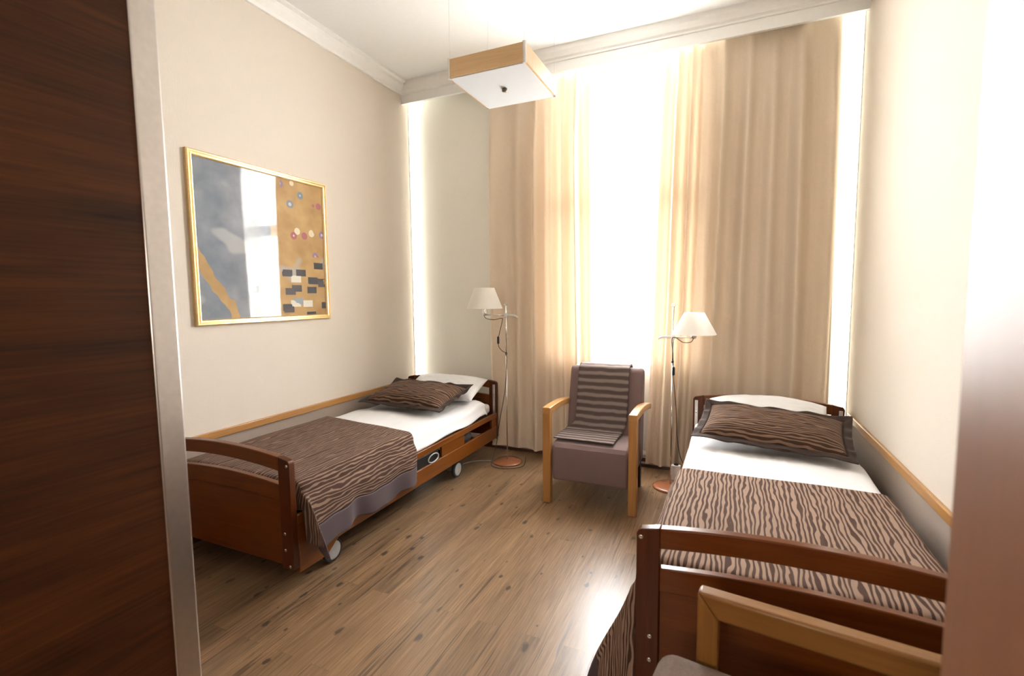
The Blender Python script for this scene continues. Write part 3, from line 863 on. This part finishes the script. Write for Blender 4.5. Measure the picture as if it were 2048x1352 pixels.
def make_pillow(name, label, loc, rx, rz, w, d, t, mat, flange=0.0, flmat='satin_dark', seed=0, ry=0.0, droop=0.0, crown=0.0):
    def body(sgn):
        def fn(u, v):
            a_ = -1 + 2 * u; b_ = -1 + 2 * v
            k = max(0.0, (1 - abs(a_) ** 3.2)) ** 0.55 * max(0.0, (1 - abs(b_) ** 3.0)) ** 0.55
            pin = 1 - 0.05 * (1 - abs(b_) ** 2) * abs(a_) ** 3
            x = a_ * w / 2 * (1 - 0.035 * (1 - b_ * b_) * abs(a_)); y = b_ * d / 2 * (1 - 0.05 * (1 - a_ * a_) * abs(b_))
            z = sgn * t / 2 * k * (1 + 0.12 * nz(a_ * 2.3, b_ * 2.0, seed + sgn)) + 0.006 * nz(a_ * 6, b_ * 6, seed) * k
            y -= crown * d / 2 * a_ * a_ * (1 + b_) / 2
            z -= droop * (a_ * a_)
            return Vector((x, y, z))
        return fn
    bm = bmesh.new()
    uvf = lambda u, v: (v * d, u * w)
    grid(bm, 56, 40, body(1), uvf); grid(bm, 56, 40, body(-1), uvf)
    bmesh.ops.remove_doubles(bm, verts=bm.verts[:], dist=0.0008)
    o = finish(bm, name, mat, smooth=True)
    o.location = loc; o.rotation_euler = (rx, ry, rz)
    tag(o, label, 'pillow')
    if flange:
        bm = bmesh.new()
        n = 220; rows = 5
        per = []
        for k in range(n):
            f = k / n * 4; s_ = int(f); g = f - s_
            a_, b_ = [(-1 + 2 * g, -1), (1, -1 + 2 * g), (1 - 2 * g, 1), (-1, 1 - 2 * g)][s_]
            per.append((a_, b_))
        rings = []
        for j in range(rows):
            r_ = j / (rows - 1)
            ring = []
            for k, (a_, b_) in enumerate(per):
                p = body(1)((a_ + 1) / 2, (b_ + 1) / 2)
                x = p.x + flange * r_ * (a_ if abs(a_) > 0.999 else (a_ ** 9 if a_ > 0 else -abs(a_) ** 9))
                y = p.y + flange * r_ * (b_ if abs(b_) > 0.999 else (b_ ** 9 if b_ > 0 else -abs(b_) ** 9))
                z = p.z + r_ * 0.006 * math.sin(k * 0.42 + 3 * nz(k * 0.08, seed)) - 0.004 * r_ + 0.024 * r_ * max(0.0, b_) ** 4
                ring.append(bm.verts.new((x, y, z)))
            rings.append(ring)
        for r0, r1 in zip(rings, rings[1:]):
            for k in range(n): bm.faces.new((r0[k], r0[(k + 1) % n], r1[(k + 1) % n], r1[k]))
        fl = finish(bm, 'flange', flmat, o, smooth=True, solid=0.003)
        fl['label'] = 'plain dark brown flange around the pillow'
    return o

LB = ((-2.2725, 1.554, 0), 0.0)
RB = ((0.2175, 1.512, 0), R(-1.03))
make_bed('wooden care bed on wheels along the left wall under the framed picture', *LB, 1)
make_bed('wooden care bed along the right wall with the wood framed chair at its foot', *RB, -1)
def bed_pt(bed, x, y, z):
    p = Matrix.Rotation(bed[1], 4, 'Z') @ Vector((x, y, z)); return (p.x + bed[0][0], p.y + bed[0][1], p.z)
for bed, side, which, seed in ((LB, 1, 'left', 11), (RB, -1, 'right', 23)):
    make_mattress('white sheeted mattress lying on the frame of the %s bed' % which, *bed)
    make_duvet('white duvet spread over the mattress of the %s bed' % which, *bed, side, seed)
make_blanket('dark brown blanket with thin wavy tan stripes hanging over the side of the left bed', *LB, 1, 1.05, 'blanket_left', 3, 0.272, 0.03, corner=0.225, skew=0.065, kcone=0.62)
make_blanket('tan blanket with dark brown zebra stripes spread over the right bed', *RB, -1, 1.00, 'blanket_right', 8, 0.42, 0.11, corner=0.43, kcone=0.20)
make_pillow('pillow', 'white pillow leaning on the headboard of the left bed', bed_pt(LB, 0.05, 2.008, 0.622), R(22), LB[1], 0.70, 0.36, 0.12, 'sheet', seed=4, crown=0.12)
make_pillow('pillow', 'white pillow leaning on the headboard of the right bed', bed_pt(RB, 0.0, 2.010, 0.622), R(22), RB[1], 0.70, 0.37, 0.125, 'sheet', seed=9, crown=0.34)
make_pillow('pillow', 'brown striped pillow lying on the white duvet of the left bed', bed_pt(LB, 0.0, 1.655, 0.616), R(12), LB[1] + R(-4), 0.72, 0.40, 0.15, 'pillow_brown', 0.042, seed=14)
make_pillow('pillow', 'brown striped pillow lying on the white duvet of the right bed', bed_pt(RB, 0.01, 1.630, 0.618), R(12), RB[1] + R(-6), 0.72, 0.42, 0.15, 'pillow_brown', 0.042, seed=19, ry=R(2))

# ------------------------------------------------------------------ floor lamps
def floor_lamp(label, base, sx, zsh, r0, r1, hsh, ztop, plate_z, cord_pts, dirn):
    e = empty('floor_lamp', label, 'lamp', (base[0], base[1], 0), group='slim floor lamps with white shades')
    bm = bmesh.new(); lathe(bm, [(0.121, 0.0), (0.125, 0.004), (0.124, 0.010), (0.112, 0.017), (0.05, 0.024), (0.012, 0.026)], 48)
    finish(bm, 'base', 'copper', e, smooth=True)
    bm = bmesh.new(); tube(bm, [(0, 0, 0.02), (0, 0, 0.92)], 0.0048, 10); tube(bm, [(0, 0, 0.92), (0, 0, ztop - 0.02)], 0.0058, 10)
    pole = finish(bm, 'pole', 'chrome', e, smooth=True)
    bm = bmesh.new(); tube(bm, [(0.012 * math.cos(t), 0, ztop - 0.012 + 0.012 * math.sin(t)) for t in [2 * math.pi * k / 16 for k in range(17)]], 0.003, 6, False)
    finish(bm, 'top_ring', 'chrome', pole, smooth=True)
    bm = bmesh.new(); lathe(bm, [(0.009, 0.915), (0.009, 0.930)], 12)
    finish(bm, 'clip', 'black', pole)
    # sliding bar: flat tongue one way, thin arm to the lamp holder the other way
    bm = bmesh.new()
    strip_extrude(bm, [(-dirn * x_, plate_z + 0.008 - 25 * max(0, x_ - 0.06) ** 2 * 0.35) for x_ in [0.006 + 0.011 * k for k in range(10)]],
                  [(-dirn * x_, plate_z - 0.008 - 25 * max(0, x_ - 0.06) ** 2 * 0.35) for x_ in [0.006 + 0.011 * k for k in range(10)]], -0.004, 0.004)
    box(bm, -0.012, 0.012, -0.011, 0.011, plate_z - 0.016, plate_z + 0.016)
    tg = finish(bm, 'sliding_bar', 'alu', e, bevel=0.002)
    bm = bmesh.new(); tube(bm, [(dirn * 0.006, 0, plate_z), (sx, 0, plate_z)], 0.0045, 8)
    finish(bm, 'arm', 'chrome', e, smooth=True)
    bm = bmesh.new(); lathe(bm, [(0.010, plate_z - 0.008), (0.017, plate_z), (0.019, plate_z + 0.012), (0.019, zsh + 0.02), (0.012, zsh + 0.03), (0.012, zsh + hsh * 0.7)], 18, (sx, 0))
    finish(bm, 'lamp_holder', 'chrome', e, smooth=True)
    bm = bmesh.new()
    lathe(bm, [(r0, zsh), (r1, zsh + hsh)], 48, (sx, 0), closed_ends=False)
    shd = finish(bm, 'lamp_shade', 'shade', e, smooth=True)
    bm = bmesh.new()
    for k in range(3):
        t = 2 * math.pi * k / 3 + 0.4
        tube(bm, [(sx, 0, zsh + hsh - 0.02), (sx + (r1 - 0.003) * math.cos(t), (r1 - 0.003) * math.sin(t), zsh + hsh - 0.006)], 0.002, 6)
    finish(bm, 'shade_ring', 'chrome', shd)
    bm = bmesh.new(); tube(bm, spline(cord_pts[0], 8), 0.0028, 6)
    cord = finish(bm, 'cord', 'cable_dark', e, smooth=True)
    p = cord_pts[1]
    bm = bmesh.new(); lathe(bm, [(0.004, p[2] - 0.032), (0.010, p[2] - 0.026), (0.010, p[2] + 0.026), (0.004, p[2] + 0.032)], 12, (p[0], p[1]))
    finish(bm, 'switch', 'black', cord, smooth=False)
    return e
LX = -1.664
floor_lamp('slim floor lamp with white shade turned left, beside the left bed', (LX, 3.636), -0.195, 1.297, 0.150, 0.083, 0.173, 1.345, 1.243,
    ([(-0.195, -0.018, 1.24), (-0.17, -0.02, 1.215), (-0.10, -0.02, 1.205), (-0.03, -0.015, 1.218), (-0.028, -0.015, 1.19), (-0.055, -0.015, 1.09), (-0.066, -0.015, 1.035),
      (-0.06, -0.015, 0.98), (-0.03, -0.012, 0.945), (0.002, -0.010, 0.925), (0.008, -0.012, 0.85), (-0.010, -0.012, 0.62), (-0.055, -0.03, 0.35), (-0.085, -0.05, 0.12), (-0.095, -0.10, 0.035),
      (-0.07, -0.15, 0.006), (0.05, -0.17, 0.006), (0.16, -0.08, 0.006), (0.15, 0.02, 0.006), (0.10, 0.16, 0.006)], (-0.066, -0.015, 1.035)), -1)
floor_lamp('slim floor lamp with white shade turned right, between armchair and right bed', (-0.342, 3.587), 0.138, 1.122, 0.148, 0.066, 0.152, 1.335, 1.098,
    ([(0.138, -0.018, 1.095), (0.12, -0.02, 1.068), (0.07, -0.02, 1.065), (0.02, -0.014, 1.095), (-0.006, -0.012, 1.08), (0.004, -0.012, 0.95), (0.008, -0.014, 0.86),
      (0.012, -0.012, 0.78), (0.03, -0.012, 0.60), (0.040, -0.012, 0.40), (0.062, 0.0, 0.25), (0.085, 0.06, 0.16), (0.085, 0.14, 0.11)], (0.008, -0.014, 0.858)), 1)

# ------------------------------------------------------------------ armchair by the window
AC = (-0.80, 3.00)
ac = empty('armchair', 'mauve upholstered armchair with honey wood arms standing between the two floor lamps', 'chair', (AC[0], AC[1], 0))
hwid = 0.255
def rounded_profile(pts, n=5):
    return pts
bm = bmesh.new()
seat = [(0.03, 0.155), (0.022, 0.22), (0.020, 0.345), (0.028, 0.385), (0.050, 0.408), (0.09, 0.418), (0.20, 0.418), (0.32, 0.412), (0.46, 0.402), (0.52, 0.39), (0.54, 0.30), (0.54, 0.17)]
extrude_poly(bm, seat, -hwid, hwid, 'X')
finish(bm, 'seat', 'mauve', ac, bevel=0.018, bevel_seg=4)
bm = bmesh.new()
back = [(0.395, 0.40), (0.445, 0.62), (0.495, 0.835), (0.508, 0.862), (0.535, 0.872), (0.575, 0.868), (0.600, 0.850), (0.605, 0.80), (0.575, 0.45), (0.555, 0.20), (0.47, 0.20), (0.43, 0.30)]
extrude_poly(bm, back, -hwid - 0.012, hwid + 0.012, 'X')
finish(bm, 'backrest', 'mauve', ac, bevel=0.02, bevel_seg=4)
for s in (-1, 1):
    bm = bmesh.new()
    xa, xb_ = s * 0.258 , s * 0.313
    top = []; bot = []
    for k in range(17):
        t = k / 16; y_ = 0.0 + 0.60 * t
        z_ = 0.655 + 0.020 * math.sin(math.pi * min(1, t * 1.0)) - 0.045 * t
        top.append((y_, z_)); bot.append((y_ if k else 0.0, z_ - 0.042))
    strip_extrude(bm, top, bot, min(xa, xb_), max(xa, xb_), 'X')
    finish(bm, 'armrest', 'honey_y', ac, bevel=0.005)
    bm = bmesh.new(); box(bm, min(xa, xb_), max(xa, xb_), 0.0, 0.050, 0.0, 0.615)
    finish(bm, 'leg', 'honey_z', ac, bevel=0.005)
    bm = bmesh.new(); box(bm, min(s * 0.215, s * 0.256), max(s * 0.215, s * 0.256), 0.50, 0.55, 0.0, 0.19)
    finish(bm, 'leg', 'mauve_dark', ac, bevel=0.004)
# runner thrown over back and seat
path = [(0.628, 0.62), (0.622, 0.74), (0.616, 0.85), (0.590, 0.886), (0.545, 0.888), (0.505, 0.880), (0.478, 0.85), (0.450, 0.74), (0.425, 0.62), (0.398, 0.51), (0.382, 0.45), (0.368, 0.430), (0.33, 0.424), (0.24, 0.430), (0.15, 0.431), (0.075, 0.430)]
pp = [Vector((0, a_, b_)) for a_, b_ in path]
sp = spline(pp, 8)
lens = [0]
for i in range(1, len(sp)): lens.append(lens[-1] + (sp[i] - sp[i - 1]).length)
bm = bmesh.new()
nrow = len(sp)
def thr(u, v):
    j = round(v * (nrow - 1)); p = sp[j]
    skew = -0.045 * sm(0.60, 0.72, v)
    wd = 0.185 + 0.02 * sm(0.6, 0.75, v)
    return (skew - 0.01 + (-1 + 2 * u) * wd, p.y - 0.002 * abs(nz(u * 5, v * 9)) * (v < 0.66), p.z + 0.003 * abs(nz(u * 6, v * 11)))
grid(bm, 30, nrow, thr, lambda u, v: (u * 0.38, lens[round(v * (nrow - 1))]))
tw = finish(bm, 'throw', 'throw', smooth=True, solid=-0.006)
tw.location = (AC[0], AC[1], 0)
tag(tw, 'ribbed grey brown striped throw draped over the backrest and seat of the armchair', 'throw')

# ------------------------------------------------------------------ wood framed chair in the near right corner
nc = empty('wooden_chair', 'wood framed chair with grey brown cushion at the foot of the right bed', 'chair', (-0.043, 1.305, 0), R(-8.5))
# local x runs to the right along the arm, y away from the viewer
FW, FD = 0.062, 0.045
def mitre(outline, y0, y1, name, mat):
    bm = bmesh.new(); extrude_poly(bm, outline, y0, y1, 'Y'); return finish(bm, name, mat, nc, bevel=0.008, bevel_seg=3)
for yy in (0.0, -0.60):
    zt = 0.645
    mitre([(0, zt), (0.62, zt), (0.62 - FW * 0.8, zt - FW), (FW * 0.8, zt - FW)], yy - FD, yy, 'armrest', 'oak_x')
    mitre([(0, zt), (FW * 0.8, zt - FW), (FW * 0.8, 0), (0, 0)], yy - FD, yy, 'leg', 'oak_z')
    mitre([(0.62, zt), (0.62, 0), (0.62 - FW * 0.8, 0), (0.62 - FW * 0.8, zt - FW)], yy - FD, yy, 'leg', 'oak_z')
bm = bmesh.new(); box(bm, -0.085, 0.55, -0.595, -0.050, 0.335, 0.480)
finish(bm, 'seat_cushion', 'greybrown', nc, bevel=0.045, bevel_seg=5)
bm = bmesh.new(); box(bm, 0.02, 0.60, -0.60, -0.045, 0.27, 0.33)
finish(bm, 'seat_frame', 'oak_x', nc, bevel=0.004)
bm = bmesh.new(); box(bm, 0.50, 0.585, -0.595, -0.055, 0.43, 0.60, Matrix.Translation((0.5, 0, 0.43)) @ Matrix.Rotation(R(10), 4, 'Y') @ Matrix.Translation((-0.5, 0, -0.43)))
finish(bm, 'back_cushion', 'greybrown', nc, bevel=0.03, bevel_seg=4)

# ------------------------------------------------------------------ small things near the end wall
bm = bmesh.new()
for zz, yy in ((0.100, 3.933), (0.040, 3.933)):
    tube(bm, [(-1.95, yy, zz), (XR - 0.02, yy, zz)], 0.009, 10)
hp = finish(bm, 'heating_pipes', mat_plain('grey_pipe_paint', (0.32, 0.29, 0.27), 0.4), smooth=True)
tag(hp, 'pair of thin grey heating pipes running low along the window wall', 'pipe')
bm = bmesh.new(); box(bm, -0.035, 0.035, -0.02, 0.02, 0, 0.12)
so = finish(bm, 'power_socket', 'white', bevel=0.006)
so.location = (-0.318, 3.745, 0.0)
bm = bmesh.new(); lathe(bm, [(0.016, 0.12), (0.016, 0.126)], 16, (0, 0)); finish(bm, 'outlet', 'black', so)
tag(so, 'small white socket post on the floor by the head of the right bed', 'socket')
bm = bmesh.new()
tube(bm, spline([(-1.62, 3.75, 0.006), (-1.78, 3.60, 0.006), (-1.90, 3.55, 0.006), (-1.98, 3.44, 0.006), (-1.93, 3.33, 0.006), (-1.99, 3.25, 0.006), (-2.10, 3.30, 0.006), (-2.16, 3.45, 0.03), (-2.2, 3.5, 0.16)], 8), 0.005, 8)
cb = finish(bm, 'power_cable', 'cable_grey', smooth=True)
tag(cb, 'grey power cable curling on the floor under the head of the left bed', 'cable')

# ------------------------------------------------------------------ unseen fill light added behind the viewer
co = empty('fill_panel', 'flat opal panel added for fill light in the corridor behind the viewer', 'light', (-0.55, -1.9, 1.75))
boxo('back_plate', (-0.36, 0.36, 0.0, 0.04, -0.22, 0.22), 'white', co, bevel=0.004)
boxo('diffuser', (-0.34, 0.34, 0.04, 0.05, -0.20, 0.20), 'opal', co, bevel=0.004)  # front of the added fill panel
al = area_light('corridor_fill', (-0.55, -1.84, 1.75), (R(90), 0, 0), 0.66, 0.38, 17.0, (1.0, 0.88, 0.74))  # fill light added from behind to lift the room, source unseen
